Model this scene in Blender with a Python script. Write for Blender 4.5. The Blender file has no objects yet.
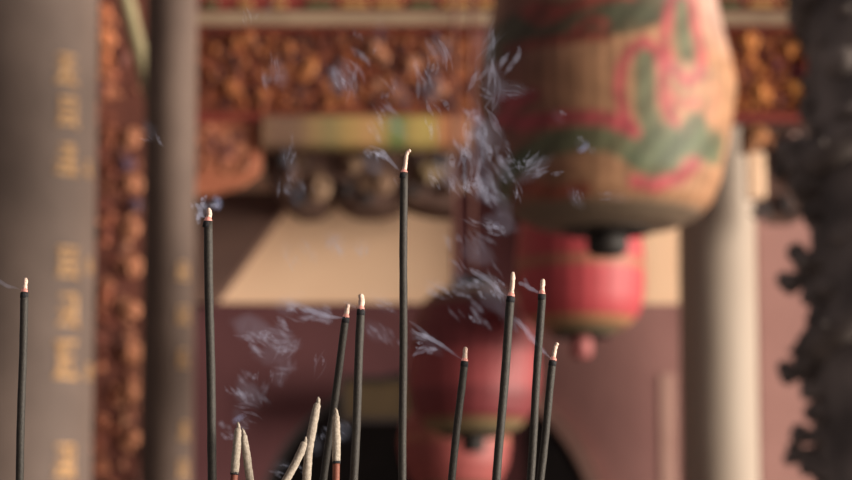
import bpy, math, random
from mathutils import Vector, Matrix
PI = math.pi
SC = bpy.context.scene
COL = SC.collection
rnd = random.Random(7)

# ------------------------------------------------------------------ camera
CAM = Vector((0, 0, 1.45)); PITCH = math.radians(8); TANH = .175/1.2
FW = Vector((0, math.cos(PITCH), math.sin(PITCH))); UP = Vector((0, -math.sin(PITCH), math.cos(PITCH)))
def P(px, py, Y):
    """the point of the plane y = Y that the lens sees at (px, py)"""
    d = FW + Vector((1, 0, 0))*((px-426)/426*TANH) + UP*((240-py)/426*TANH)
    return CAM + d*(Y/d.y)
def S(Y): return 2*TANH*Y/math.cos(PITCH)/852          # metres per pixel at depth Y
cd = bpy.data.cameras.new('camera'); cam = bpy.data.objects.new('camera', cd); COL.objects.link(cam)
cam.location = CAM; cam.rotation_euler = (PI/2+PITCH, 0, 0)
cd.sensor_width = 36; cd.lens = 18/TANH; cd.clip_start = .05; cd.clip_end = 200
cd.dof.use_dof = True; cd.dof.focus_distance = 1.2/math.cos(PITCH); cd.dof.aperture_fstop = 17
SC.camera = cam

# ------------------------------------------------------------------ materials
def srgb(r, g, b):
    f = lambda c: (c/255/12.92) if c/255 <= .04045 else ((c/255+.055)/1.055)**2.4
    return (f(r), f(g), f(b), 1)
def nodes(name):
    m = bpy.data.materials.new(name); m.use_nodes = True
    return m, m.node_tree.nodes, m.node_tree.links
def mat(name, c, c2=None, scale=6, rough=.7, bump=0, bscale=None, spec=.3, metal=0, stretch=(1,1,1)):
    m, N, L = nodes(name); b = N['Principled BSDF']
    b.inputs['Roughness'].default_value = rough; b.inputs['Specular IOR Level'].default_value = spec; b.inputs['Metallic'].default_value = metal
    tc = N.new('ShaderNodeTexCoord'); mp = N.new('ShaderNodeMapping'); mp.inputs['Scale'].default_value = stretch
    L.new(tc.outputs['Object'], mp.inputs['Vector'])
    nz = N.new('ShaderNodeTexNoise'); nz.inputs['Scale'].default_value = scale; nz.inputs['Detail'].default_value = 5
    L.new(mp.outputs['Vector'], nz.inputs['Vector'])
    cr = N.new('ShaderNodeValToRGB'); cr.color_ramp.elements[0].position = .35; cr.color_ramp.elements[1].position = .68
    cr.color_ramp.elements[0].color = c; cr.color_ramp.elements[1].color = c2 or tuple(min(1, x*1.25) for x in c[:3])+(1,)
    L.new(nz.outputs['Fac'], cr.inputs['Fac']); L.new(cr.outputs['Color'], b.inputs['Base Color'])
    if bump:
        n2 = N.new('ShaderNodeTexNoise'); n2.inputs['Scale'].default_value = bscale or scale*3; n2.inputs['Detail'].default_value = 4
        L.new(mp.outputs['Vector'], n2.inputs['Vector'])
        bp = N.new('ShaderNodeBump'); bp.inputs['Strength'].default_value = bump; bp.inputs['Distance'].default_value = .01 if scale < 100 else .0004
        L.new(n2.outputs['Fac'], bp.inputs['Height']); L.new(bp.outputs['Normal'], b.inputs['Normal'])
    return m
def vmat(name, rough=.6, spec=.3, sub=0, bump=.15, bscale=40):
    """colour comes from the mesh's own paint attribute"""
    m, N, L = nodes(name); b = N['Principled BSDF']
    b.inputs['Roughness'].default_value = rough; b.inputs['Specular IOR Level'].default_value = spec
    a = N.new('ShaderNodeAttribute'); a.attribute_name = 'paint'
    tc = N.new('ShaderNodeTexCoord'); nz = N.new('ShaderNodeTexNoise'); nz.inputs['Scale'].default_value = bscale
    L.new(tc.outputs['Object'], nz.inputs['Vector'])
    mx = N.new('ShaderNodeMix'); mx.data_type = 'RGBA'; mx.blend_type = 'MULTIPLY'; mx.inputs['Factor'].default_value = .35
    L.new(a.outputs['Color'], mx.inputs['A']); L.new(nz.outputs['Fac'], mx.inputs['B']); L.new(mx.outputs['Result'], b.inputs['Base Color'])
    bp = N.new('ShaderNodeBump'); bp.inputs['Strength'].default_value = bump; bp.inputs['Distance'].default_value = .01
    L.new(nz.outputs['Fac'], bp.inputs['Height']); L.new(bp.outputs['Normal'], b.inputs['Normal'])
    return m

# ------------------------------------------------------------------ mesh builder
class MB:
    def __init__(s): s.v = []; s.f = []; s.c = []; s.col = (1, 1, 1, 1)
    def add(s, vs, fs, cols=None):
        o = len(s.v); s.v += [Vector(v) for v in vs]; s.f += [tuple(i+o for i in f) for f in fs]
        s.c += cols if cols else [s.col]*len(vs)
    def box(s, a, b, bev=0):
        (x0, y0, z0), (x1, y1, z1) = a, b
        if not bev:
            s.add([(x0,y0,z0),(x1,y0,z0),(x1,y1,z0),(x0,y1,z0),(x0,y0,z1),(x1,y0,z1),(x1,y1,z1),(x0,y1,z1)],
                  [(0,3,2,1),(4,5,6,7),(0,1,5,4),(1,2,6,5),(2,3,7,6),(3,0,4,7)]); return
        vs = []                                                   # chamfered box: 24 corner points
        X, Yy, Z = (x0, x1), (y0, y1), (z0, z1)
        idx = {}
        for i in (0,1):
            for j in (0,1):
                for k in (0,1):
                    sx, sy, sz = (1 if i == 0 else -1), (1 if j == 0 else -1), (1 if k == 0 else -1)
                    for ax in range(3):
                        p = [X[i]+sx*bev, Yy[j]+sy*bev, Z[k]+sz*bev]; p[ax] = (X[i], Yy[j], Z[k])[ax]
                        idx[(i,j,k,ax)] = len(vs); vs.append(p)
        fs = []
        for ax in range(3):
            o1, o2 = [a for a in range(3) if a != ax]
            for w in (0,1):
                q = []
                for (a1, a2) in ((0,0),(1,0),(1,1),(0,1)):
                    key = [0,0,0]; key[ax] = w; key[o1] = a1; key[o2] = a2; q.append(idx[(*key, ax)])
                fs.append(tuple(q))
        for ax in range(3):                                       # edges along ax
            o1, o2 = [a for a in range(3) if a != ax]
            for a1 in (0,1):
                for a2 in (0,1):
                    k0 = [0,0,0]; k0[o1] = a1; k0[o2] = a2; k1 = list(k0); k1[ax] = 1
                    fs.append((idx[(*k0,o1)], idx[(*k1,o1)], idx[(*k1,o2)], idx[(*k0,o2)]))
        for i in (0,1):
            for j in (0,1):
                for k in (0,1): fs.append((idx[(i,j,k,0)], idx[(i,j,k,1)], idx[(i,j,k,2)]))
        s.add(vs, fs)
    def tube(s, pts, rad, n=10, flat=1.0, cap=True, jit=0):
        pts = [Vector(p) for p in pts]; m = len(pts)
        if not hasattr(rad, '__len__'): rad = [rad]*m
        ref = Vector((0, 1, 0)); vs = []
        for i, p in enumerate(pts):
            t = (pts[min(i+1, m-1)]-pts[max(i-1, 0)]).normalized()
            a = ref-t*ref.dot(t)
            if a.length < 1e-4: a = Vector((1,0,0))-t*t.x
            a.normalize(); b = t.cross(a)
            for k in range(n):
                w = 2*PI*k/n; r = rad[i]*(1+(rnd.uniform(-jit, jit) if jit else 0))
                vs.append(p+a*(math.cos(w)*r*flat)+b*(math.sin(w)*r))
        fs = [(i*n+k, i*n+(k+1)%n, (i+1)*n+(k+1)%n, (i+1)*n+k) for i in range(m-1) for k in range(n)]
        if cap: fs += [tuple(reversed(range(n))), tuple(range((m-1)*n, m*n))]
        s.add(vs, fs)
    def ell(s, c, r, nu=12, nv=8, rot=None):
        c = Vector(c); R = rot or Matrix.Identity(3); vs = []; fs = []
        for j in range(nv+1):
            t = PI*j/nv
            for i in range(nu):
                p = 2*PI*i/nu
                vs.append(c+R@Vector((r[0]*math.sin(t)*math.cos(p), r[1]*math.sin(t)*math.sin(p), r[2]*math.cos(t))))
        for j in range(nv):
            for i in range(nu): fs.append((j*nu+i, (j+1)*nu+i, (j+1)*nu+(i+1)%nu, j*nu+(i+1)%nu))
        s.add(vs, fs)
    def lathe(s, c, prof, n=64, colf=None, rib=0, ribn=24):
        c = Vector(c); vs = []; cols = []
        for (r, z) in prof:
            for k in range(n):
                w = 2*PI*k/n; rr = r*(1-rib*abs(math.sin(w*ribn/2))**6) if rib else r
                vs.append(c+Vector((rr*math.sin(w), -rr*math.cos(w), z)))
                cols.append(colf(w, r, z) if colf else s.col)
        m = len(prof)
        fs = [(i*n+k, i*n+(k+1)%n, (i+1)*n+(k+1)%n, (i+1)*n+k) for i in range(m-1) for k in range(n)]
        s.add(vs, fs, cols)
    def build(s, name, m, parent=None, smooth=True):
        base = Vector(parent.matrix_world.translation) if parent and parent.get('_b') is None else Vector((0,0,0))
        if parent is not None: base = Vector(parent['_b'])
        me = bpy.data.meshes.new(name); me.from_pydata([tuple(v-base) for v in s.v], [], s.f); me.validate()
        ca = me.color_attributes.new('paint', 'FLOAT_COLOR', 'POINT')
        if len(s.c) == len(me.vertices):
            ca.data.foreach_set('color', [x for c in s.c for x in c])
        me.materials.append(m)
        if smooth: me.polygons.foreach_set('use_smooth', [True]*len(me.polygons))
        o = bpy.data.objects.new(name, me); COL.objects.link(o)
        if parent is not None: o.parent = parent
        o['_b'] = tuple(base)
        return o
def thing(name, label, cat, base, group=None):
    o = bpy.data.objects.new(name, None); COL.objects.link(o); o.location = base; o['_b'] = tuple(base)
    o.empty_display_size = .05
    return tag(o, label, cat, group)
def tag(o, label, cat, group=None, kind='thing'):
    o['label'] = label; o['category'] = cat; o['kind'] = kind
    if group: o['group'] = group
    return o
def struct(o): o['kind'] = 'structure'; return o
def lerp(a, b, t): return a+(b-a)*t
def prism(mb, pix, Y0, Y1):
    """outline of pixels seen at depth Y0, pulled straight back to Y1"""
    f = [P(x, y, Y0) for x, y in pix]; n = len(f)
    vs = f+[Vector((p.x, Y1, p.z)) for p in f]
    mb.add(vs, [tuple(range(n)), tuple(reversed(range(n, 2*n)))]+[(i, n+i, n+(i+1)%n, (i+1)%n) for i in range(n)])
def board(mb, x0, y0, x1, y1, Y0, Y1, bev=0):
    a, b = P(x0, y1, Y0), P(x1, y0, Y0)
    mb.box((a.x, Y0, a.z), (b.x, Y1, b.z), bev)

# palette ----------------------------------------------------------------
M = dict(
 maroon=mat('maroon_plaster', (.27,.135,.125,1), (.33,.17,.155,1), 3, .8, .2, 12),
 cream=mat('cream_plaster', (.88,.60,.40,1), (.93,.66,.45,1), 2.2, .85, .15),
 rim=mat('arch_stone', (.42,.25,.21,1), (.48,.30,.25,1), 6, .8, .2),
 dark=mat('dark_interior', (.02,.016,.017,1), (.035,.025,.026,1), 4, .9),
 floor=mat('stone_floor', (.25,.22,.2,1), (.32,.28,.25,1), 4, .8, .2),
 stone=mat('grey_brown_stone', (.095,.068,.057,1), (.125,.09,.075,1), 5, .75, .25, 20),
 stone2=mat('brown_stone', (.10,.068,.055,1), (.13,.09,.072,1), 5, .75, .25, 20),
 pale=mat('pale_stone', (.31,.25,.20,1), (.36,.30,.245,1), 5, .7, .2, 20, stretch=(1,1,.3)),
 dragon=mat('dark_carved_stone', (.10,.085,.08,1), (.26,.22,.20,1), 10, .75, .5, 30),
 gilt=mat('gilt_paint', (.46,.25,.09,1), (.55,.32,.13,1), 20, .45, .1, spec=.5),
 redwood=mat('red_lacquered_wood', (.20,.035,.03,1), (.26,.055,.04,1), 8, .5, .1),
 darkwood=mat('dark_red_ground', (.16,.042,.022,1), (.23,.065,.028,1), 8, .7, .2),
 beige=mat('faded_beige_paint', (.26,.18,.12,1), (.33,.24,.16,1), 6, .6, .15),
 brown=mat('brown_timber', (.11,.062,.05,1), (.14,.08,.062,1), 6, .8, .2, stretch=(.3,1,1)),
 orange=mat('orange_red_paint', (.34,.11,.06,1), (.46,.17,.09,1), 12, .65, .2),
 maroonshade=mat('shaded_maroon_plaster', (.105,.038,.042,1), (.125,.046,.05,1), 3, .8, .15, 12),
 maroondark=mat('dark_maroon_lacquer', (.10,.030,.033,1), (.13,.042,.045,1), 5, .6, .1),
 polem=mat('weathered_bamboo', (.27,.23,.13,1), (.36,.31,.18,1), 20, .7, .1, stretch=(1,1,.2)),
 carve=vmat('painted_carving', .6, .3), lantern=vmat('painted_lantern_skin', .55, .35, bump=.1), beam=vmat('painted_beam', .6, .3),
 knob=mat('black_lantern_fitting', (.02,.016,.015,1), (.035,.028,.024,1), 20, .6),
 redknob=mat('red_lantern_fitting', (.30,.09,.09,1), (.36,.12,.11,1), 20, .6),
 cord=mat('hanging_cord', (.12,.05,.04,1), None, 40, .8),
 stick=mat('dark_incense_paste', (.020,.017,.014,1), (.042,.036,.029,1), 900, .62, .5, 2500, spec=.45),
 stub=mat('pale_burnt_incense', (.31,.265,.215,1), (.47,.41,.34,1), 900, .85, .8, 2200, spec=.2),
 ash=mat('pinkish_ash', (.62,.42,.34,1), (.86,.70,.60,1), 1200, .9, .6, 2500, spec=.1),
 char=mat('charred_black', (.014,.014,.017,1), (.034,.034,.038,1), 1500, .8, .5),
 redstick=mat('red_dyed_bamboo', (.20,.065,.042,1), (.25,.09,.06,1), 700, .6, .2),
 bronze=mat('dark_bronze', (.10,.065,.035,1), (.16,.10,.05,1), 12, .45, .2, metal=.8),
 ashbed=mat('grey_ash_bed', (.42,.40,.38,1), (.55,.53,.5,1), 40, .95, .6, 90),
)
em, N_, L_ = nodes('glowing_ember'); b_ = N_['Principled BSDF']; b_.inputs['Base Color'].default_value = (.55,.22,.18,1)
nz_ = N_.new('ShaderNodeTexNoise'); nz_.inputs['Scale'].default_value = 1500
cr_ = N_.new('ShaderNodeValToRGB'); cr_.color_ramp.elements[0].color = (.5,.14,.11,1); cr_.color_ramp.elements[1].color = (.8,.42,.36,1)
L_.new(nz_.outputs['Fac'], cr_.inputs['Fac']); L_.new(cr_.outputs['Color'], b_.inputs['Emission Color']); b_.inputs['Emission Strength'].default_value = .22
M['ember'] = em

# ------------------------------------------------------------------ the setting
mb = MB(); mb.box((-6, -2, -.05), (6, 14, 0)); struct(mb.build('floor', M['floor'], smooth=False))
YW = 10.5
# lower maroon wall with a round-headed opening
cx, cyp, rp = 425, 541, 168                     # arch, pixels at the wall
c0 = P(cx, cyp, YW); R0 = rp*S(YW); ztop = P(426, 304, YW).z
mb = MB(); n = 48
L0, R1 = -4.5, 5.5
arc = [(c0.x-R0*math.cos(PI*k/n), c0.z+R0*math.sin(PI*k/n)) for k in range(n+1)]
for k in range(n):                               # strips from arc up to the wall top
    (x0, z0), (x1, z1) = arc[k], arc[k+1]
    mb.add([(x0,YW,z0),(x1,YW,z1),(x1,YW,ztop),(x0,YW,ztop)], [(0,1,2,3)])
for (xa, xb) in ((L0, arc[0][0]), (arc[-1][0], R1)):
    mb.add([(xa,YW,0),(xb,YW,0),(xb,YW,ztop),(xa,YW,ztop)], [(0,1,2,3)])
struct(mb.build('wall_back', M['maroon'], smooth=False))
mb = MB()                                         # reveal of the opening, coloured dark so sunlight hardly shows on it
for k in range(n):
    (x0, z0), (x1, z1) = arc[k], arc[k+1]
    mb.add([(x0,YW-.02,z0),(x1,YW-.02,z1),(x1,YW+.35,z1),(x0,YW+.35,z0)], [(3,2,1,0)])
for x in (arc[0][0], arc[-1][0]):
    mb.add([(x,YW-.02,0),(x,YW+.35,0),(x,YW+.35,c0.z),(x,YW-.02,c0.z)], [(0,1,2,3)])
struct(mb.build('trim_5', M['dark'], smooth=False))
mb = MB()                                         # lower wall left of the opening, shade put into its darker colour
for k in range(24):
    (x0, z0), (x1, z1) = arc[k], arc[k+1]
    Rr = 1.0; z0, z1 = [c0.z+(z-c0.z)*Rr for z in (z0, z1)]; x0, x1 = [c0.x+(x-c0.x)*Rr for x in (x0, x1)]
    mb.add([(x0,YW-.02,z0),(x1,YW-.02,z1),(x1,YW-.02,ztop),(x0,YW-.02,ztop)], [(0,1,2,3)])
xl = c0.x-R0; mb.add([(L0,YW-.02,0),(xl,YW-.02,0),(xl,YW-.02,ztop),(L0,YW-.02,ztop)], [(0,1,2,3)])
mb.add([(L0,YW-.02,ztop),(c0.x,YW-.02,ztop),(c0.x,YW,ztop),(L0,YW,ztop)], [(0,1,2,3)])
struct(mb.build('wall_left', M['maroonshade'], smooth=False))
mb = MB()                                         # stone surround of the opening
for k in range(n//2+4, n):
    w0, w1 = PI*k/n, PI*(k+1)/n; Ra, Rb = R0, R0+14*S(YW)
    q = lambda R, w, y: (c0.x-R*math.cos(w), y, c0.z+R*math.sin(w))
    mb.add([q(Ra,w0,YW-.05),q(Ra,w1,YW-.05),q(Rb,w1,YW-.05),q(Rb,w0,YW-.05),q(Ra,w0,YW),q(Ra,w1,YW),q(Rb,w1,YW),q(Rb,w0,YW)],
           [(0,1,2,3),(3,2,6,7),(0,4,5,1)])
for sx in (1,):
    x0, x1 = sorted((c0.x+sx*R0, c0.x+sx*(R0+14*S(YW)))); mb.box((x0, YW-.05, 0), (x1, YW, c0.z))
struct(mb.build('trim_1', M['rim'], smooth=False))
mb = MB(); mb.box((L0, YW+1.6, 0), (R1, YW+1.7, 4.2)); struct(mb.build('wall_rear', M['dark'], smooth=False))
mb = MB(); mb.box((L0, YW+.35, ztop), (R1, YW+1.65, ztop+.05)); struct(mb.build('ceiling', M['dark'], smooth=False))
mb = MB(); mb.box((L0, YW, ztop), (R1, YW+.3, 5)); struct(mb.build('wall_upper', M['cream'], smooth=False))
mb = MB(); board(mb, 666, 374, 676, 900, YW-.005, YW, .001); struct(mb.build('trim_2', M['rim'], smooth=False))

# ------------------------------------------------------------------ columns
def column(name, label, px, rpx, Y, m, z1=4.6, group=None):
    c = P(px, 240, Y); r = rpx*S(Y); base = Vector((c.x, Y, 0))
    t = thing(name, label, 'column', base, group)
    mb = MB(); mb.lathe(base, [(r*1.0, .24), (r, .5), (r*1.012, 1.5), (r*1.01, 3), (r*.99, z1), (0, z1)], 64); mb.build('shaft', m, t)
    mb = MB(); mb.lathe(base, [(r*1.3, 0), (r*1.38, .06), (r*1.38, .14), (r*1.2, .2), (r*1.05, .24), (r, .25)], 48); mb.build('plinth', M['pale'], t)
    return t, base, r
def glyph(mb, base, r, ang, z, w, h, seed):
    """a cluster of raised brush strokes lying on the round shaft"""
    g = random.Random(seed)
    def on(u, v): a = ang+u/r; return (base.x+(r+.003)*math.sin(a), base.y-(r+.003)*math.cos(a), z+v)
    def stroke(u0, v0, u1, v1, t):
        pts = [on(lerp(u0,u1,k/4), lerp(v0,v1,k/4)) for k in range(5)]
        mb.tube(pts, [t*.7, t, t*.85, t, t*.6], 6, .35)
    t = h*.055
    rows = g.choice((3, 4)); 
    for k in range(rows):
        v = lerp(-.42, .42, k/(rows-1))*h+g.uniform(-.03,.03)*h; ww = g.uniform(.32,.5)*w
        stroke(-ww, v, ww, v+g.uniform(0,.06)*h, t)
    for u in g.sample((-.3,-.12,.05,.25,.35), 2): stroke(u*w, .48*h, u*w+g.uniform(-.05,.05)*w, -.45*h, t*1.1)
    stroke(-.05*w, -.05*h, -.48*w, -.5*h, t); stroke(.05*w, -.05*h, .5*w, -.5*h, t)
    if g.random() < .6: stroke(.1*w, .5*h, .3*w, .36*h, t*1.2)

t, cb, cr = column('inscribed_column', 'thick grey-brown stone column with gold characters beside the orange carved strip', 10, 84, 8.0, M['stone'])
for i, (px, py, w, h) in enumerate([(66,70,26,32),(67,112,24,32),(66,160,26,32),(67,262,26,32),(67,310,26,34),(65,360,28,38),(64,462,26,34)]):
    p = P(px, py, 7.85); s = S(7.85); mb = MB()
    glyph(mb, cb, cr*1.01, math.asin(max(-1, min(1, (p.x-cb.x)/cr))), p.z, w*s*1.15, h*s, 10+i); mb.build('gilt_character', M['gilt'], t)
for i, (px, py) in enumerate([(86,168),(86,264),(85,370)]):
    p = P(px, py, 7.9); s = S(7.9); mb = MB()
    glyph(mb, cb, cr*1.01, math.asin(max(-1, min(1, (p.x-cb.x)/cr))), p.z, 14*s, 16*s, 40+i); mb.build('gilt_character', M['gilt'], t)
t, cb, cr = column('inscribed_column', 'slim brown column with small gold characters between the carved strip and the carved beam', 169, 26, 9.0, M['stone2'])
for i, (px, py) in enumerate([(183,272),(183,316),(183,359),(184,431),(183,470)]):
    p = P(px, py, 8.95); s = S(8.95); mb = MB()
    glyph(mb, cb, cr*1.01, math.asin(max(-1, min(1, (p.x-cb.x)/cr))), p.z, 15*s, 18*s, 60+i); mb.build('gilt_character', M['gilt'], t)
column('stone_column', 'pale smooth round stone column right of the big painted lantern', 717, 38, 10.2, M['pale'])
mb = MB(); board(mb, 767, -60, 1000, 900, YW-.015, YW, .002); struct(mb.build('lit_wall_strip', mat('lit_maroon_plaster', (.36,.19,.17,1), (.42,.23,.205,1), 3, .8, .2, 12), smooth=False))  # strip of maroon wall, brighter light put into its pinker colour
mb = MB(); board(mb, 456, -60, 522, 900, YW-.012, YW, .002); struct(mb.build('trim_3', M['maroondark'], smooth=False))


# ------------------------------------------------------------------ carvings
GOLD = [(.50,.20,.065,1),(.42,.15,.05,1),(.56,.25,.09,1),(.34,.10,.04,1)]
def scroll(mb, c, r, Y, turns=1.4, th=None, sgn=1, a0=0):
    n = 18; th = th or r*.26; pts = []; rad = []
    for k in range(n):
        f = k/(n-1); w = a0+sgn*2*PI*turns*f; q = r*(1-.8*f)
        pts.append((c.x+q*math.cos(w), Y-th*.4*f, c.z+q*math.sin(w))); rad.append(th*(.55+.6*math.sin(PI*min(1,f*1.1))) if f<.9 else th*.9)
    mb.tube(pts, rad, 7, .38)
def leaf(mb, c, L, W, ang, Y, d=.008):
    Rm = Matrix.Rotation(-ang, 3, 'Y'); mb.ell((c.x, Y, c.z), (L, d, W), 10, 6, Rm)
def relief(mb, x0, y0, x1, y1, Y, count, pal, seed, size=(3,8), spots=()):
    g = random.Random(seed); s = S(Y)
    for (sx, sy, r, colr) in spots:
        mb.col = colr; p = P(sx, sy, Y); scroll(mb, p, r*s, Y-.012, 1.4, r*s*.27, g.choice((-1,1)), g.uniform(0,6)); a = g.uniform(0,PI)
        for q in (0, 1.1, 2.2): leaf(mb, p+Vector((g.uniform(-.3,.3)*r*s,0,g.uniform(-.3,.3)*r*s)), r*s*.7, r*s*.2, a+q, Y-.02)
    for k in range(count):
        px, py = g.uniform(x0, x1), g.uniform(y0, y1); r = g.uniform(*size)
        r = min(r, px-x0+3, x1-px+3, py-y0+3, y1-py+3); r = max(r, 2.5)
        mb.col = g.choice(pal); p = P(px, py, Y)
        if g.random() < .5: scroll(mb, p, r*s, Y-.008, g.uniform(1,1.6), None, g.choice((-1,1)), g.uniform(0,6))
        else:
            a = g.uniform(0, PI)
            for q in (-.6, 0, .6): leaf(mb, p, r*s, r*s*.3, a+q, Y-.008)

YB = 9.9
# the long carved beam: runs from the slim column to the far right behind the lantern
t = thing('carved_beam', 'long gilded openwork beam across the top behind the big painted lantern', 'beam', P(500, 122, YB))
mb = MB(); board(mb, 193, 26, 812, 120, YB, YB+.06); mb.build('ground_panel', M['darkwood'], t, smooth=False)
mb = MB(); board(mb, 193, 11, 812, 25, YB-.05, YB+.06, .006); mb.build('upper_moulding', M['beige'], t, smooth=False)
mb = MB(); board(mb, 193, 25, 812, 30, YB-.03, YB+.05, .003); board(mb, 193, 113, 812, 122, YB-.03, YB+.05, .004)
board(mb, 806, 25, 814, 122, YB-.035, YB+.05, .004)
mb.build('frame', M['redwood'], t, smooth=False)
G0, G1, G2 = (.52,.21,.075,1), (.42,.15,.055,1), (.46,.21,.12,1)
mb = MB()
relief(mb, 206, 34, 470, 110, YB, 420, [(.34,.10,.035,1),(.24,.06,.027,1),(.40,.14,.05,1),(.12,.03,.02,1),(.07,.02,.022,1),(.05,.02,.02,1)], 3, (2.5,6.5),
       [(246,38,9,G1),(236,42,7,G1),(230,88,8,G1),(262,95,7,G1),(310,70,9,G0),(303,76,7,G1),(288,48,6,G1),(376,50,9,G2),(383,58,7,G2),(412,64,9,G2),(440,90,8,G2),(376,86,6,G2),(330,102,7,G1),(345,100,6,G1),(215,50,5,G1)])
mb.build('gilded_carving', M['carve'], t)
mb = MB()
relief(mb, 700, 34, 806, 110, YB, 200, [(.56,.19,.05,1),(.64,.24,.065,1),(.45,.13,.04,1),(.30,.08,.03,1),(.10,.025,.035,1)], 4, (2.5,6),
       [(748,42,10,(.66,.26,.075,1)),(790,50,9,(.66,.26,.075,1)),(760,96,10,(.68,.27,.08,1)),(795,90,9,(.7,.3,.08,1)),(775,66,7,(.12,.02,.05,1)),(795,72,6,(.12,.02,.05,1))])
mb.build('gilded_carving', M['carve'], t)
mb = MB(); board(mb, 470, 26, 716, 113, YB-.004, YB+.03)
mb.build('plain_panel', M['darkwood'], t, smooth=False)
# strip above the beam
t = thing('painted_lintel', 'dark red painted lintel with gold dashes above the carved beam', 'lintel', P(500, 10, YB))
mb = MB(); board(mb, 193, -40, 812, 10, YB, YB+.08, .004); mb.build('board', M['redwood'], t, smooth=False)
mb = MB()
for x in range(205, 812, 34):
    mb.col = (.5,.28,.1,1) if (x//34) % 3 else (.08,.12,.05,1); board(mb, x, 0, x+(26 if x > 300 else 12), 7, YB-.015, YB, .003)
mb.build('gold_pattern', M['beam'], t, smooth=False)
# yellow-green painted tie beam under the carved beam (vertex painted)
def painted(name, x0, y0, x1, y1, Y0, Y1, colf, m, parent=None):
    mb = MB(); nx, ny = 60, 10
    a, b = P(x0, y1, Y0), P(x1, y0, Y0); vs = []; cols = []
    for j in range(ny+1):
        for i in range(nx+1):
            u, v = i/nx, j/ny; bul = (1-(2*v-1)**4)*.02
            vs.append((lerp(a.x,b.x,u), Y0-bul, lerp(b.z,a.z,v))); cols.append(colf(lerp(x0,x1,u), lerp(y0,y1,v)))
    mb.add(vs, [(j*(nx+1)+i, (j+1)*(nx+1)+i, (j+1)*(nx+1)+i+1, j*(nx+1)+i+1) for j in range(ny) for i in range(nx)], cols)
    mb.col = cols[0]; mb.box((a.x, Y0, a.z), (b.x, Y1, b.z))
    return mb.build(name, m, parent)
def tiecol(x, y):
    c = Vector((.46,.30,.11))
    for (sx, r, q) in ((398,10,(.16,.24,.08)),(444,8,(.5,.16,.09)),(368,9,(.52,.3,.13)),(425,14,(.5,.38,.12)),(330,12,(.3,.24,.1)),(285,34,(.2,.12,.08)),(215,50,(.2,.1,.07)),(462,9,(.45,.2,.12))):
        w = math.exp(-((x-sx)/r)**2); c = c.lerp(Vector(q), min(1, w*1.1))
    if y > 144 or y < 116: c *= .6
    return (*c, 1)
o = painted('painted_tie_beam', 263, 115, 472, 150, YB-.085, YB-.035, tiecol, M['beam'])
tag(o, 'ochre and green painted short beam just below the gilded openwork beam', 'beam')
t = thing('bracket_board', 'rust orange painted carved board beside the slim brown column, under the beam', 'bracket', P(226, 190, YB-.06))
mb = MB(); prism(mb, [(190,122.5),(261,122.5),(261,150),(258,172),(240,184),(214,192),(190,196)], YB-.06, YB+.02); mb.build('board', M['orange'], t, smooth=False)
mb = MB(); relief(mb, 195, 127, 255, 172, YB-.06, 40, [(.42,.15,.08,1),(.34,.11,.06,1),(.5,.2,.11,1),(.2,.07,.06,1)], 9, (5,10)); mb.build('carving', M['carve'], t)
# dark carved brackets with beige scrolls
BW = [(.09,.05,.04,1),(.06,.035,.03,1),(.13,.08,.06,1),(.22,.13,.08,1)]
def bracket(label, outline, spots, box, seed, cnt=14):
    xs = [p[0] for p in outline]; ys = [p[1] for p in outline]
    t = thing('carved_bracket', label, 'bracket', P(sum(xs)/len(xs), max(ys), YB+.1), 'scrolled brackets under the beam')
    mb = MB(); prism(mb, outline, YB+.14, YW-.12); mb.build('board', M['brown'], t, smooth=False)
    mb = MB(); relief(mb, *box, YB+.13, cnt, BW, seed, (4,9), spots); mb.build('scroll_carving', M['carve'], t)
TAN = (.34,.22,.14,1); DK = (.03,.02,.02,1)
bracket('dark scroll bracket over the left end of the cream wall panel', [(262,151.5),(330,151.5),(330,196),(318,206),(300,208),(286,200),(274,186),(264,172)],
        [(318,190,13,TAN),(292,176,9,(.2,.11,.08,1)),(300,200,8,DK),(280,160,9,DK)], (268,153,326,192), 21)
bracket('dark scroll bracket in the middle above the cream wall panel', [(331,151.5),(400,151.5),(400,200),(380,206),(356,206),(340,198),(331,188)],
        [(352,165,9,TAN),(345,192,9,DK),(382,186,12,(.28,.17,.11,1)),(366,200,8,DK)], (334,153,397,196), 22)
bracket('dark scroll bracket over the right end of the cream wall panel', [(401,151.5),(455,151.5),(455,206),(440,206),(418,202),(401,196)],
        [(428,174,12,(.28,.2,.11,1)),(452,190,9,(.2,.12,.09,1)),(410,190,8,DK),(440,160,8,DK)], (404,153,468,198), 23)
t = thing('carved_bracket', 'orange and black bracket hanging between the pale column and the dragon column', 'bracket', P(775, 225, YB+.1), 'scrolled brackets under the beam')
mb = MB(); prism(mb, [(742,124),(808,124),(808,214),(792,222),(768,222),(764,160),(742,150)], YB+.0, YB+.07); mb.build('board', M['brown'], t, smooth=False)
mb = MB(); relief(mb, 744, 130, 770, 150, YB, 8, [(.5,.2,.08,1),(.4,.16,.07,1)], 31, (4,8), [(757,137,10,(.5,.22,.09,1)),(752,145,8,(.42,.2,.1,1))])
relief(mb, 772, 131, 806, 216, YB, 14, [(.04,.03,.03,1),(.07,.05,.05,1)], 32, (5,9), [(790,152,13,DK),(778,160,9,DK),(796,180,9,(.55,.28,.13,1)),(782,205,10,DK),(760,210,10,(.06,.05,.05,1)),(792,138,6,(.5,.3,.25,1))])
mb.build('scroll_carving', M['carve'], t)
mb = MB(); board(mb, 748, 152, 765, 198, YB-.02, YB+.03, .006); mb.build('pale_post', M['cream'], t, smooth=False)
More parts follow.
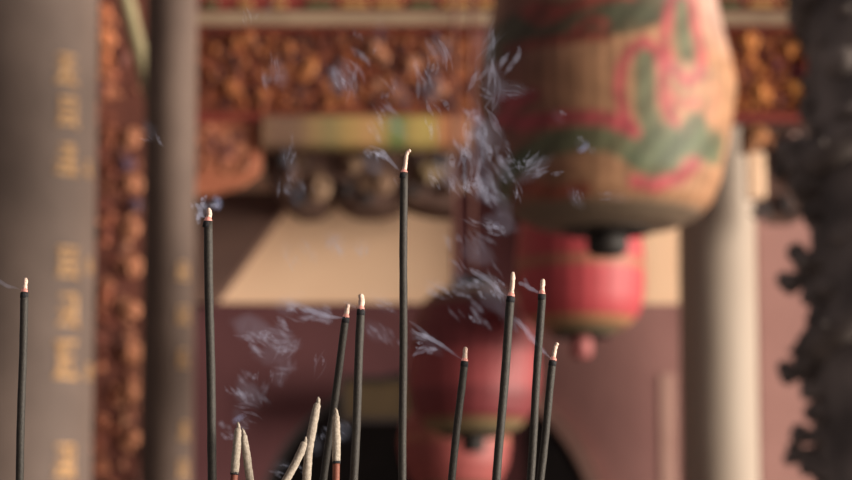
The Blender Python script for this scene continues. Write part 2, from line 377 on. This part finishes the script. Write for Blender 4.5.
# brown board added in the shape of the roof's slanting shadow on the wall
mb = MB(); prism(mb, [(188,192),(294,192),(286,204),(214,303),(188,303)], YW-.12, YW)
o = mb.build('roof_shadow_board', M['brown'], smooth=False); tag(o, 'brown slanted board added for the roof shadow on the left end of the cream wall', 'shade_board')
# ochre board over the dark doorway
t = thing('name_board', 'dull ochre board hanging over the dark round doorway', 'board', P(376, 424, YW-.2))
mb = MB(); board(mb, 340, 376, 430, 422, YW-.2, YW-.13, .01); mb.build('board', mat('ochre_board', (.05,.032,.015,1), (.075,.047,.02,1), 9, .7), t, smooth=False)
mb = MB()
for q in ((340,376,430,380),(340,418,430,422),(340,380,344,418),(426,380,430,418)): board(mb, *q, YW-.225, YW-.2)
mb.build('frame', M['dark'], t, smooth=False)
# carved strip between the two inscribed columns
YS = 9.5
t = thing('carved_strip', 'tall orange and rust carved strip between the thick and the slim inscribed columns', 'panel', Vector((P(120,240,YS).x, YS, 0)))
mb = MB(); a_, b_ = P(84,0,YS), P(152,-60,YS); mb.box((a_.x, YS, 0), (b_.x, YS+.06, b_.z)); mb.build('board', mat('rust_board', (.11,.036,.026,1), (.17,.055,.036,1), 7, .7), t, smooth=False)
mb = MB(); RS = [(.42,.14,.075,1),(.34,.10,.055,1),(.30,.09,.06,1),(.5,.19,.1,1)]
relief(mb, 94, -20, 116, 485, YS, 62, RS, 51, (4,8), [(104,15,10,(.62,.22,.1,1)),(104,40,11,(.66,.25,.11,1)),(106,60,10,(.62,.22,.1,1)),(100,90,8,(.2,.06,.05,1)),(100,340,8,(.2,.06,.04,1))])
mb.build('rust_carving', M['carve'], t)
mb = MB(); OS = [(.45,.19,.11,1),(.36,.14,.085,1),(.22,.09,.07,1),(.5,.23,.13,1)]
relief(mb, 119, 90, 143, 485, YS, 44, OS, 52, (4,8), [(132,y,11,(.52,.22,.12,1)) for y in (140,185,228,266,312,352,392,440)]+[(128,165,8,(.14,.08,.12,1)),(136,205,8,(.14,.09,.13,1)),(124,60,8,(.25,.1,.08,1))])
mb.build('tan_carving', M['carve'], t)
# leaning pole
a, b = P(119, -30, 9.28), P(153, 108, 9.2); s = S(9.25)
t = thing('bamboo_pole', 'greenish beige pole leaning in front of the carved strip at the top', 'pole', b)
mb = MB(); mb.tube([a.lerp(b, k/6) for k in range(7)], 7.5*s, 14); mb.build('shaft', M['polem'], t)
mb = MB()
for f in (.3, .62): c = a.lerp(b, f); d = (b-a).normalized()*.006; mb.tube([c-d, c, c+d], [7.5*s, 8.6*s, 7.5*s], 14)
mb.build('node_ring', M['polem'], t)

# ------------------------------------------------------------------ lanterns
def segd(p, a, b):
    ax, ay = a; bx, by = b; px, py = p; dx, dy = bx-ax, by-ay; L = dx*dx+dy*dy
    t = 0 if L == 0 else max(0, min(1, ((px-ax)*dx+(py-ay)*dy)/L)); return math.hypot(px-ax-dx*t, py-ay-dy*t)
def pold(p, pl): return min(segd(p, pl[i], pl[i+1]) for i in range(len(pl)-1))
def lantern(label, px, Y, prof_px, colf, knob_px, cap_r, seg=160, rib=.012, ribn=28, kmat='knob'):
    """prof_px: (half width, image row) from top to bottom along the axis"""
    s = S(Y); base = P(px, prof_px[-1][1], Y); base = Vector((base.x, Y, base.z))
    prof = []
    for i in range(len(prof_px)-1):
        (r0, y0), (r1, y1) = prof_px[i], prof_px[i+1]; k = max(1, int(abs(y1-y0)/3)+int(abs(r1-r0)/4))
        prof += [(lerp(r0,r1,j/k), lerp(y0,y1,j/k)) for j in range(k)]
    prof.append(prof_px[-1])
    zz = lambda y: (prof_px[-1][1]-y)*s
    t = thing('paper_lantern', label, 'lantern', base)
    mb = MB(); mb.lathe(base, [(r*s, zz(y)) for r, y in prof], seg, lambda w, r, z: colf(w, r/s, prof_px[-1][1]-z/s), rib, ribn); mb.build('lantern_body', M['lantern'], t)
    rb, yb = prof_px[-1]; rt, yt = prof_px[0]
    mb = MB(); mb.lathe(base, [(0, zz(yb-5)), (rb*s*.98, zz(yb-5)), (rb*s*1.03, zz(yb-3)), (rb*s*1.03, zz(yb+2)), (rb*s*.9, zz(yb+3)), (rb*s*.86, zz(yb)), (0, zz(yb-3))], 48); mb.build('bottom_ring', M['knob'], t)
    kr, ky0, ky1 = knob_px
    mb = MB(); mb.lathe(base, [(0, zz(ky0)), (kr*.7*s, zz(ky0)), (kr*s, zz(lerp(ky0,ky1,.25))), (kr*s, zz(lerp(ky0,ky1,.75))), (kr*.75*s, zz(ky1)), (0, zz(ky1))], 32); mb.build('bottom_knob', M[kmat], t)
    mb = MB(); mb.lathe(base, [(rt*s*1.02, zz(yt+3)), (cap_r*s*1.05, zz(yt-1)), (cap_r*s, zz(yt-8)), (cap_r*.5*s, zz(yt-12)), (0, zz(yt-13))], 48); mb.build('top_cap', M['knob'], t)
    mb = MB(); mb.tube([base+Vector((0,0,zz(yt-12))), base+Vector((0,0,zz(yt-30))), Vector((base.x, base.y, max(4.6, base.z+zz(yt-60))))], .006, 8); mb.build('hanging_cord', M['cord'], t)
    return t, base
BX = 607
GREEN, RED, DARK = Vector((.10,.125,.068)), Vector((.40,.06,.078)), Vector((.05,.035,.025))
strokes = [  # (polyline in lantern face pixels, half width, colour)
 ([(500,50),(540,38),(580,40),(622,34),(648,22)], 21, Vector((.055,.06,.035))),
 ([(506,62),(560,60),(600,58)], 5, Vector((.22,.04,.03))), ([(530,22),(560,30),(600,16),(625,20)], 6, Vector((.28,.05,.04))),
 ([(676,14),(677,45),(679,72)], 8, GREEN),
 ([(637,74),(637,100),(638,128),(645,148)], 9.5, GREEN),
 ([(520,172),(548,160),(580,156),(606,160),(630,172),(655,170),(676,158),(690,140)], 11, GREEN),
 ([(655,170),(684,160),(708,164)], 9, GREEN), ([(628,176),(650,186),(664,182)], 9, GREEN), ([(520,172),(505,184),(500,200)], 9, GREEN),
 ([(685,6),(668,10),(664,26),(657,60),(663,88),(681,101),(694,90),(696,70),(690,40),(688,16)], 4.6, RED),
 ([(628,152),(616,135),(612,112),(614,90),(623,74),(637,63),(650,72),(656,92),(656,118),(666,140)], 5.2, RED),
 ([(500,128),(520,138),(548,137),(572,137),(600,139),(622,148)], 7.5, RED),
 ([(628,198),(648,200),(672,192),(688,176)], 6.5, RED), ([(500,110),(515,118),(530,112)], 6, RED), ([(705,128),(712,112),(708,100)], 4, Vector((.52,.24,.14))),
 ([(696,150),(704,158),(712,150)], 9, GREEN), ([(640,160),(660,150),(668,158)], 8, GREEN), ([(604,44),(618,30),(640,34)], 10, Vector((.07,.075,.045))),
 ([(520,24),(536,40),(556,36)], 4, Vector((.26,.05,.04))), ([(570,52),(588,40),(600,46)], 4, Vector((.26,.05,.04))), ([(660,112),(672,122),(690,118)], 4, Vector((.46,.13,.10))),
 ([(520,196),(550,206),(580,204)], 6, Vector((.34,.08,.05))),
]
def bigcol(w, r, y):
    ws = ((w+PI) % (2*PI))-PI
    front = abs(ws) < PI*.5
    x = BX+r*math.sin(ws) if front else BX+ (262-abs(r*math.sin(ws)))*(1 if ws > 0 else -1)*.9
    c = Vector((.52,.275,.15)).lerp(Vector((.27,.105,.075)), max(0, min(1, (585-x)/75)))  # left side: shade put into the base colour, with darker painted design
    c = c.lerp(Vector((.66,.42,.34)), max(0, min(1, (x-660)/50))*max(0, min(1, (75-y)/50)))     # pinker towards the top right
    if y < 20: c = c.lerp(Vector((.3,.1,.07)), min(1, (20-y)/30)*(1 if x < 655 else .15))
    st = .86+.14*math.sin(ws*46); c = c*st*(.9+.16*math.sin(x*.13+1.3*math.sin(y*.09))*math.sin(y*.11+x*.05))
    for pl, hw, q in strokes:
        if abs(x-BX) > 160: break
        d = pold((x, y), pl)
        if d < hw*(1 if q[1] > q[0] else .85)+3: c = c.lerp(q*(1+.25*math.sin(x*.21+y*.17)), max(0, min(1, (hw*(1 if q[1] > q[0] else .85)+3-d)/4))*.88)
    if y > 208: c = c.lerp(Vector((.20,.145,.10)), min(1, (y-208)/8))  # bottom edge: its grey-brown shading put into the colour
    return (*c, 1)
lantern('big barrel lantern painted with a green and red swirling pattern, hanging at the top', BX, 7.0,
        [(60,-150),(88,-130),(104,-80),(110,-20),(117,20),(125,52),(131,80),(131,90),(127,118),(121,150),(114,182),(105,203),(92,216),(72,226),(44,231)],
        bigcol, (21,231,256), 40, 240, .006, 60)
def redcol(bands, top, bot, red=Vector((.50,.065,.078))):
    def f(w, r, y):
        c = red*(.9+.1*math.sin(w*24))
        for (yb, hw, q) in bands:
            c = c.lerp(Vector(q), max(0, min(1, (hw+2-abs(y-yb))/2.5)))
        if y > bot: c = c.lerp(Vector((.22,.165,.085)), min(1, (y-bot)/4))
        if y < top: c = c.lerp(Vector((.35,.2,.09)), min(1, (top-y)/5))
        return (*c, 1)
    return f
lantern('red drum lantern hanging right under the big painted lantern', 581, 8.3,
        [(36,196),(50,203),(58,216),(62,235),(64,258),(64,285),(62,303),(57,316),(46,327),(30,334)], redcol([(266,4,(.36,.14,.08)),(322,2,(.4,.22,.1))], 208, 324), (11,334,358), 22, 96, kmat='redknob')
lantern('dark red lantern hanging low, behind the tall incense sticks', 473, 8.6,
        [(24,288),(40,294),(53,306),(61,326),(65,350),(66,375),(64,398),(58,415),(46,428),(32,434)], redcol([(424,3,(.24,.14,.07)),(300,5,(.16,.07,.05)),(372,18,(.30,.055,.06))], 296, 422, Vector((.21,.036,.042))), (12,434,452), 20, 96)
lantern('lowest red lantern, cut off by the bottom edge below the dark red lantern', 455, 9.1,
        [(30,400),(42,408),(52,424),(55,445),(52,465),(44,482),(28,492)], redcol([(440,4,(.36,.12,.08))], 410, 484, Vector((.36,.085,.08))), (10,492,505), 18, 80)

# ------------------------------------------------------------------ dragon column at the right
YD = 5.4; s = S(YD); c = P(893, 240, YD); base = Vector((c.x, YD, 0)); r = 82*s
t = thing('dragon_column', 'dark carved stone column with a coiling dragon at the right edge', 'column', base)
mb = MB(); mb.lathe(base, [(r*.98, .3), (r, 1), (r, 4.2), (0, 4.2)], 64); mb.build('shaft', M['dragon'], t)
mb = MB(); mb.lathe(base, [(r*1.3, 0), (r*1.4, .08), (r*1.4, .2), (r*1.1, .3), (r, .31)], 8); mb.build('plinth', M['dragon'], t, smooth=False)
mb = MB(); pts = []; rad = []
z0, z1 = 1.2, 3.6; per = 178*s
zc = P(790, 176, YD).z                                   # a coil crosses the left edge here
nn = 260
for k in range(nn):
    z = lerp(z0, z1, k/(nn-1)); w = -PI/2+(z-zc)/per*2*PI
    rr = r*1.02; pts.append(base+Vector((rr*math.sin(w), -rr*math.cos(w), z))); rad.append(18*s*(1+.10*math.sin(k*2.1)))
mb.tube(pts, rad, 12, 1)
mb.build('dragon_body', M['dragon'], t)
mb = MB()
for k in range(2, nn-2, 4):
    p = pts[k]; out = (p-Vector((base.x, base.y, p.z))).normalized(); tan = (pts[k+1]-pts[k-1]).normalized()
    q = p+out*rad[k]*.7; mb.tube([q-tan*.004, q+out*6*s+tan*.006, q+out*14*s+tan*.014], [6*s, 4*s, .6*s], 6)
mb.build('dragon_spines', M['dragon'], t)
mb = MB(); g = random.Random(12)
spots = [(792,150,16),(784,166,12),(782,152,9),(800,186,15),(798,166,16),(806,214,12),(800,262,13),(788,280,13),(806,300,11),(800,358,13),(788,372,13),(804,392,11),(800,438,12),(792,456,13),(808,474,12),(808,130,10),(815,320,12),(814,415,10)]
for (px, py, rr) in spots:
    p = P(px, py, YD); w = math.asin(max(-1, min(1, (p.x-base.x)/(r*1.28)))); 
    cc = Vector((p.x, YD-.6*r*math.cos(w), p.z)); 
    for q in range(4): mb.ell(cc+Vector((g.uniform(-.5,.5), g.uniform(-.3,.3), g.uniform(-.5,.5)))*rr*s, (rr*s*g.uniform(.45,.8),)*3, 10, 8)
    root = Vector((base.x+r*.8*math.sin(w), base.y-r*.8*math.cos(w)*.9, p.z)); mb.tube([root, cc], [rr*s*.9, rr*s*.6], 8)
for k in range(160):
    w = g.uniform(-PI, PI); z = g.uniform(1.4, 3.4); rr = g.uniform(11, 24)*s
    mb.ell(base+Vector((r*.97*math.sin(w), -r*.97*math.cos(w), z)), (rr, rr*.45+.006, rr*g.uniform(.4,.8)), 12, 8, Matrix.Rotation(w, 3, 'Z'))
mb.build('cloud_carving', M['dragon'], t)

# ------------------------------------------------------------------ censer that holds the sticks (below the view)
YC = 1.22; ZA = 1.452; cb = Vector((0, YC, 0))
t = thing('incense_burner', 'round dark bronze incense burner filled with grey ash, holding the sticks', 'incense burner', cb)
mb = MB(); mb.lathe(cb, [(.0,1.12),(.10,1.12),(.19,1.16),(.245,1.25),(.255,1.36),(.235,1.43),(.25,1.452),(.262,1.455),(.262,1.468),(.24,1.468),(.225,1.44),(.2,1.40),(0,1.40)], 72); mb.build('bowl', M['bronze'], t)
mb = MB(); mb.lathe(cb, [(0,ZA),(.12,ZA-.001),(.2,ZA-.003),(.236,ZA-.006),(.236,ZA-.02),(0,ZA-.03)], 64); mb.build('ash_bed', M['ashbed'], t)
for k in range(3):
    a = 2*PI*k/3+.5; d = Vector((math.sin(a), -math.cos(a), 0)); mb = MB()
    mb.tube([cb+d*.17+Vector((0,0,1.18)), cb+d*.22+Vector((0,0,1.1)), cb+d*.2+Vector((0,0,1.0)), cb+d*.22+Vector((0,0,.97)), cb+d*.22+Vector((0,0,.958))], [.04,.035,.024,.03,.03], 12); mb.build('leg', M['bronze'], t)
mb = MB(); mb.lathe(cb, [(0,0),(.36,0),(.36,.08),(.3,.12),(.28,.8),(.34,.88),(.34,.95),(0,.95)], 8); o = mb.build('stone_pedestal', M['stone'], smooth=False)
tag(o, 'eight sided grey stone pedestal under the bronze incense burner', 'pedestal')

# ------------------------------------------------------------------ incense sticks
def down(a, b, Ya, Yb):
    """tip point, point where the stick leaves the picture, and the foot in the ash"""
    A, B = P(*a, Ya), P(*b, Yb); d = (B-A); k = (ZA-.018-A.z)/d.z
    return A, B, A+d*k
def stick(label, tip, ash0, low, wpx, Y, dY=0, ashpts=None, ashw=.55):
    s = S(Y); A, B, F = down(ash0, low, Y, Y+dY)
    foot = Vector((F.x, F.y, ZA-.004))
    t = thing('incense_stick', label, 'incense stick', foot, 'burning incense sticks')
    rr = wpx*.5*s; m = 46
    mb = MB(); g = random.Random(int(tip[0]*7)); ph = g.uniform(0,6)
    pts = [A.lerp(F, k/(m-1))+Vector((math.sin(k*.35+ph)*.00012, 0, 0)) for k in range(m)]
    mb.tube(pts, [rr*(.93 if k == 0 else 1)*(1+.02*math.sin(k*1.7+ph)) for k in range(m)], 16, jit=.015); mb.build('shaft', M['stick'], t)
    ap = ashpts or [ash0, (lerp(ash0[0],tip[0],.5), lerp(ash0[1],tip[1],.5)), tip]
    mb = MB(); q = [P(*p, Y) for p in ap]; fine = []
    for i in range(len(q)-1): fine += [q[i].lerp(q[i+1], k/4) for k in range(4)]
    fine.append(q[-1]); nn = len(fine)
    mb.tube(fine, [rr*ashw*(1.18-.25*k/nn)*(1 if k < nn-1 else .6)*g.uniform(.9,1.1) for k in range(nn)], 12, jit=.12); mb.build('ash_tip', M['ash'], t)
    d = (q[0]-q[1]).normalized(); mb = MB()
    mb.tube([q[0]-d*rr*.9+Vector((-rr*.12,0,0)), q[0]-d*rr*.2, q[0]+d*rr*.3], [rr*ashw*1.1, rr*.86, rr*.9], 12, jit=.1); mb.build('ember', M['ember'], t)
    mb = MB(); mb.tube([q[0]+d*rr*.1, q[0]+d*rr*.6, q[0]+d*rr*1.5], [rr*.93, rr*1.02, rr*1.01], 16, jit=.03); mb.build('charred_collar', M['char'], t)
    return q[0]
stick('lone dark incense stick at the far left edge in front of the inscribed column', (25.5,278), (24.5,292), (19.5,480), 8.2, 1.20)
stick('tall dark incense stick with its tip just below the rust orange bracket board', (208.5,208), (208,221), (212.5,480), 9.0, 1.19, .005, [(208,221),(209.5,214),(208.5,208)])
stick('tallest dark incense stick with a pale hooked ash tip', (410,150), (404,172.5), (402.5,480), 8.0, 1.20, 0, [(404,172.5),(405.5,163),(406.5,155),(408,151.5),(410.5,150)], .45)
stick('dark incense stick leaning right whose lower end passes behind the pale stubs', (348,304), (346,317), (322,492), 7.6, 1.215, .012)
stick('upright dark incense stick right beside the leaning one, tip against the cream wall edge', (361.5,294), (361,309), (354,480), 8.4, 1.195, .003, [(361,309),(361.5,300),(361,294)], .62)
stick('shortest dark incense stick, in front of the dark red lantern', (465.5,347), (464.5,361), (451.5,480), 7.6, 1.205, .004)
stick('dark incense stick with a long pale ash tip, left of the red drum lantern', (513,272), (511,296), (496.5,480), 8.6, 1.195, .004, [(511,296),(512.5,284),(513,272)], .5)
stick('dark incense stick with a short ash tip in front of the red drum lantern', (543,279), (542,294), (530.5,480), 8.0, 1.20, .004)
stick('short dark incense stick with a curled ash tip, farthest right of the group', (557,343), (553,360), (540.5,480), 7.8, 1.205, .004, [(553,360),(554.5,351),(556,345),(558,343)], .5)
def stub(label, pts_px, wpx, Y, split=None, dY=0, taper=.75):
    s = S(Y); A, B, F = down(pts_px[-2], pts_px[-1], Y, Y+dY)
    t = thing('incense_stub', label, 'incense stub', Vector((F.x, F.y, ZA-.004)), 'pale burnt-out incense stubs')
    q = [P(*p, Y) for p in pts_px]+[F]; rr = wpx*.5*s
    fine = []
    for i in range(len(q)-1):
        k = 9; fine += [q[i].lerp(q[i+1], j/k) for j in range(k)]
    fine.append(q[-1])
    zs = P(0, split, Y).z if split else -9
    up = [p for p in fine if p.z >= zs]; lo = [p for p in fine if p.z < zs]
    n = len(up); mb = MB(); mb.tube(up, [rr*(.55 if k == 0 else (taper+.12 if k < 3 else min(1.05, .88+.02*k))) for k in range(n)], 14, jit=.06)
    tp = up[0]; ax = (up[0]-up[2]).normalized()
    mb.tube([tp-ax*.0004+Vector((rr*.2,0,0)), tp+ax*rr*.9+Vector((rr*.05,0,0)), tp+ax*rr*1.5-Vector((rr*.15,0,0))], [rr*.5, rr*.4, rr*.15], 8, jit=.2)
    mb.build('burnt_shaft', M['stub'], t)
    if lo:
        mb = MB(); mb.tube([up[-1]]+lo, rr*.9, 14); o = mb.build('dyed_foot', M['redstick'], t); o['label'] = 'red dyed lower end of the stub'
        d = (lo[0]-up[-1]).normalized(); mb = MB(); mb.tube([up[-1]-d*rr*.3, up[-1]+d*rr*.35], rr*1.08, 14); mb.build('char_band', M['char'], t)
stub('pale chipped burnt stub standing upright beside a stub that leans left', [(238,428),(236.5,450),(234,480)], 8.0, 1.185, 474)
stub('pale smooth burnt stub leaning left against the upright chipped stub', [(243.5,434),(246.5,455),(250,480)], 7.6, 1.19)
stub('longest pale burnt incense stub, leaning right with a chipped tip', [(317.5,403),(313,425),(308.5,450),(306.5,480)], 8.4, 1.19)
stub('short bent pale stub leaning against the longest pale stub', [(304.5,442),(301,452),(294,466),(286,480)], 7.6, 1.182)
stub('pale burnt stub with a black band and reddish lower end', [(336,414),(336.5,440),(336,480)], 8.0, 1.19, 464)

# ------------------------------------------------------------------ smoke (thin curling threads of volume haze)
def smoke_mat(name, dens):
    m, N, L = nodes(name); N.remove(N['Principled BSDF']); out = N['Material Output']
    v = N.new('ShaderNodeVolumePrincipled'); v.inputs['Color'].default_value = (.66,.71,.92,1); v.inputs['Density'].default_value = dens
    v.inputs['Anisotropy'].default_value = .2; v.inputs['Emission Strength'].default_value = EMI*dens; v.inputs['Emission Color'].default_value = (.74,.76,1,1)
    L.new(v.outputs['Volume'], out.inputs['Volume']); return m
EMI = .12  # added glow, brightens smoke that scatters too little light
SM = {1: smoke_mat('thin_smoke', 30), 2: smoke_mat('smoke_wisp', 52), 0: smoke_mat('faint_haze', 3.5)}
def wisp(mb, x, y, L, ang, w, Y, g, curl=.5):
    n = 16; a = ang; step = L/n; pts = []; px, py = x-math.cos(ang)*L/2, y-math.sin(ang)*L/2
    ph = g.uniform(0,6); yy = Y; tw = g.uniform(-.6,.6)
    for k in range(n):
        pts.append(P(px, py, yy)); a = ang+curl*(.5*math.sin(k*.4+ph)+.2*math.sin(k*1.1+ph*2))+tw*(k/n-.5); px += math.cos(a)*step; py += math.sin(a)*step; yy += .0012*math.sin(k*.6+ph)
    s = S(Y); mb.tube(pts, [max(.00008, w*s*.5*math.sin(PI*(k+.15)/(n-.7))**1.3*g.uniform(.85,1.12)) for k in range(n)], 10, g.uniform(.8,1.6))
def fan(mb, x, y, L, ang, w, g):
    """one streak of haze: a bundle of near-parallel threads"""
    Y = g.choice((1.26, 1.34, 1.42, 1.5, 1.58))+g.uniform(-.03,.03)
    for q in range(g.choice((2, 3, 3, 4))):
        wisp(mb, x+g.uniform(-.5,.5)*w*1.8, y+g.uniform(-.3,.3)*L*.6, L*g.uniform(.5,1.15), ang+g.uniform(-.16,.16), w*g.uniform(.3,.65), Y+g.uniform(-.01,.01), g)
def fill(mb, hz, items, g):
    for (x, y, sx, sy, n, ang, L0, L1, w0, w1) in items:
        for k in range(n):
            fan(mb, x+g.gauss(0,sx*.62), y+g.gauss(0,sy*.62), g.uniform(L0,L1)*1.1, math.radians(ang+g.uniform(-24,24)), g.uniform(w0,w1), g)
        for k in range(max(1, n//4)):
            wisp(hz, x+g.uniform(-sx,sx)*.6, y+g.uniform(-sy,sy)*.6, L1*g.uniform(1.2,2.0), math.radians(ang+g.uniform(-25,25)), w1*g.uniform(1.6,2.8), 2.1+g.uniform(-.2,.3), g, .3)
def finish(mb, hz, lvl, label):
    o = mb.build('smoke', SM[lvl]); tag(o, label, 'smoke', 'drifting incense smoke', 'stuff')
    if hz.v: hz.build('haze', SM[0], o)
def plume(label, items, lvl, seed):
    g = random.Random(seed); mb = MB(); hz = MB(); fill(mb, hz, items, g); finish(mb, hz, lvl, label)
def trail(mb, pl, w, g, n=3, Y=1.2):
    for q in range(n):
        off = (g.uniform(-2,2), g.uniform(-3,3)); pts = []; s = S(Y)
        for i in range(len(pl)-1):
            for k in range(7):
                f = k/7; pts.append((lerp(pl[i][0],pl[i+1][0],f), lerp(pl[i][1],pl[i+1][1],f)))
        pts.append(pl[-1]); m = len(pts); ph = g.uniform(0,6)
        P3 = [P(x+off[0]*k/m+2.6*math.sin(k*.4+ph)*k/m, y+off[1]*k/m+2.6*math.cos(k*.37+ph)*k/m, Y+.02*k/m*q) for k, (x, y) in enumerate(pts)]
        mb.tube(P3, [max(.00008, s*w*.5*(.4+.6*k/m)*math.sin(PI*(k+.4)/(m+.2))**.6*g.uniform(.75,1.2)) for k in range(m)], 9)
def trails(label, pls, lvl, seed, extra=()):
    g = random.Random(seed); mb = MB(); hz = MB()
    for pl, w, n in pls: trail(mb, pl, w, g, n)
    fill(mb, hz, extra, g); finish(mb, hz, lvl, label)
trails('blue-white smoke thread drifting left from the shortest dark stick', [([(463,360),(446,348),(428,337),(410,326)],7,3),([(440,350),(424,348),(412,356)],6,2)], 2, 1, [(425,345,14,9,5,35,12,22,4,7)])
trails('smoke thread rising left from the curled tip of the farthest right stick', [([(552,360),(541,348),(528,334),(515,316)],7,3)], 2, 2)
trails('smoke curling left from the tips of the leaning and the upright stick', [([(345,318),(330,316),(314,311),(296,303)],8,3),([(358,308),(352,306),(346,300)],6,1)], 2, 3, [(318,316,20,8,6,25,12,24,4,8),(285,305,18,7,4,20,14,26,5,9)])
trails('smoke around the tip of the tallest dark incense stick', [([(401,172),(394,164),(384,155),(372,150)],7,2),([(399,190),(396,176)],5,1)], 2, 4, [(375,162,10,10,4,50,12,24,4,8),(440,170,6,14,3,75,18,30,3,5)])
trails('small smoke puff around the tip of the tall stick before the slim brown column', [([(206,218),(200,212),(198,204)],8,2)], 2, 5, [(200,206,7,9,5,70,8,16,4,8),(217,203,5,4,2,30,8,12,4,6)])
trails('thin smoke thread leaving the lone stick at the far left edge', [([(21,290),(12,286),(0,282),(-14,276)],6,2)], 1, 6)
trails('smoke threads drifting left from the pair of sticks by the red drum lantern', [([(508,297),(498,290),(486,280),(470,268)],8,2),([(540,293),(530,289),(520,280)],8,2)], 2, 7, [(492,288,12,8,4,45,12,20,5,8)])
plume('streaky smoke in front of the carved beam above the tallest stick', [(345,72,16,24,9,65,22,40,5,10),(336,88,9,12,3,60,14,24,5,8),(400,90,14,16,3,80,18,30,5,9),(385,124,22,14,5,70,14,26,6,10),(430,60,20,22,4,85,22,36,6,12),(365,40,20,14,2,80,14,24,4,7)], 1, 11)
plume('cloudy blue smoke left of the big painted lantern', [(492,70,16,45,8,98,30,55,6,12),(475,150,26,40,15,70,22,48,7,14),(498,200,20,24,10,65,18,32,6,11),(455,170,10,26,5,75,20,34,5,9),(440,100,14,30,4,85,20,34,6,11)], 1, 12)
plume('bright smoke streaks across the lower left of the big painted lantern', [(538,166,18,7,6,-32,18,32,6,11),(512,162,12,16,7,60,12,24,4,8),(520,88,18,4,2,20,20,34,5,8),(560,120,4,8,1,70,12,18,4,6),(587,142,10,8,2,60,8,14,4,6),(575,200,4,10,2,75,14,24,3,6),(612,196,12,3,1,8,16,24,4,6)], 1, 13)
plume('slanting smoke streaks between the cream wall and the red drum lantern', [(478,258,22,24,7,45,20,38,5,10),(495,228,18,10,5,35,16,30,6,11),(455,285,18,16,4,40,18,34,6,12),(480,310,26,16,4,40,18,34,6,12),(510,320,6,14,3,65,16,26,4,7)], 1, 14)
plume('faint smoke in front of the maroon wall left of the leaning stick', [(270,335,42,16,9,30,18,36,5,11),(300,365,24,18,6,95,18,34,4,8),(262,350,26,14,5,20,16,30,5,10),(255,395,22,20,7,40,14,26,5,10),(235,425,14,16,4,50,12,22,5,9),(275,385,16,16,4,110,12,22,4,8)], 1, 15)
plume('faint smoke beside the stub with the black band', [(336,425,10,14,3,60,14,24,5,8),(285,470,14,6,3,15,10,18,4,7),(312,440,8,10,2,60,10,16,4,7)], 1, 16)
plume('faint smoke curls in front of the cream wall', [(325,252,22,10,5,70,14,24,4,8),(360,250,8,8,2,100,12,18,5,8),(290,255,10,8,2,80,14,22,4,7),(375,305,14,8,3,30,14,24,4,7),(385,330,12,10,4,35,14,28,4,8)], 1, 17)
plume('vertical smoke threads before the rust board and the scroll brackets', [(288,165,10,20,5,75,18,34,4,7),(300,190,14,10,3,80,16,26,4,7),(275,70,12,20,3,85,18,32,4,8),(262,15,20,12,2,88,14,24,3,6),(152,132,6,8,2,40,12,20,4,6)], 1, 18)

# ------------------------------------------------------------------ light
def sun(name, travel, power, colr, ang):
    l = bpy.data.lights.new(name, 'SUN'); l.energy = power; l.color = colr; l.angle = math.radians(ang)
    o = bpy.data.objects.new(name, l); COL.objects.link(o); o.rotation_euler = Vector(travel).to_track_quat('-Z', 'Y').to_euler(); o.location = (3, 0, 5)
sun('sun', (-.945, .32, -.06), 8.3, (1, .885, .76), 36)
w = bpy.data.worlds.new('world'); SC.world = w; w.use_nodes = True
bg = w.node_tree.nodes['Background']; bg.inputs['Color'].default_value = (.95, .80, .78, 1); bg.inputs['Strength'].default_value = .21

SC.view_settings.view_transform = 'Standard'; SC.view_settings.look = 'None'
SC.cycles.volume_bounces = 1; SC.cycles.max_bounces = 6; SC.cycles.transparent_max_bounces = 24
for o in list(bpy.data.objects):
    if '_b' in o: del o['_b']
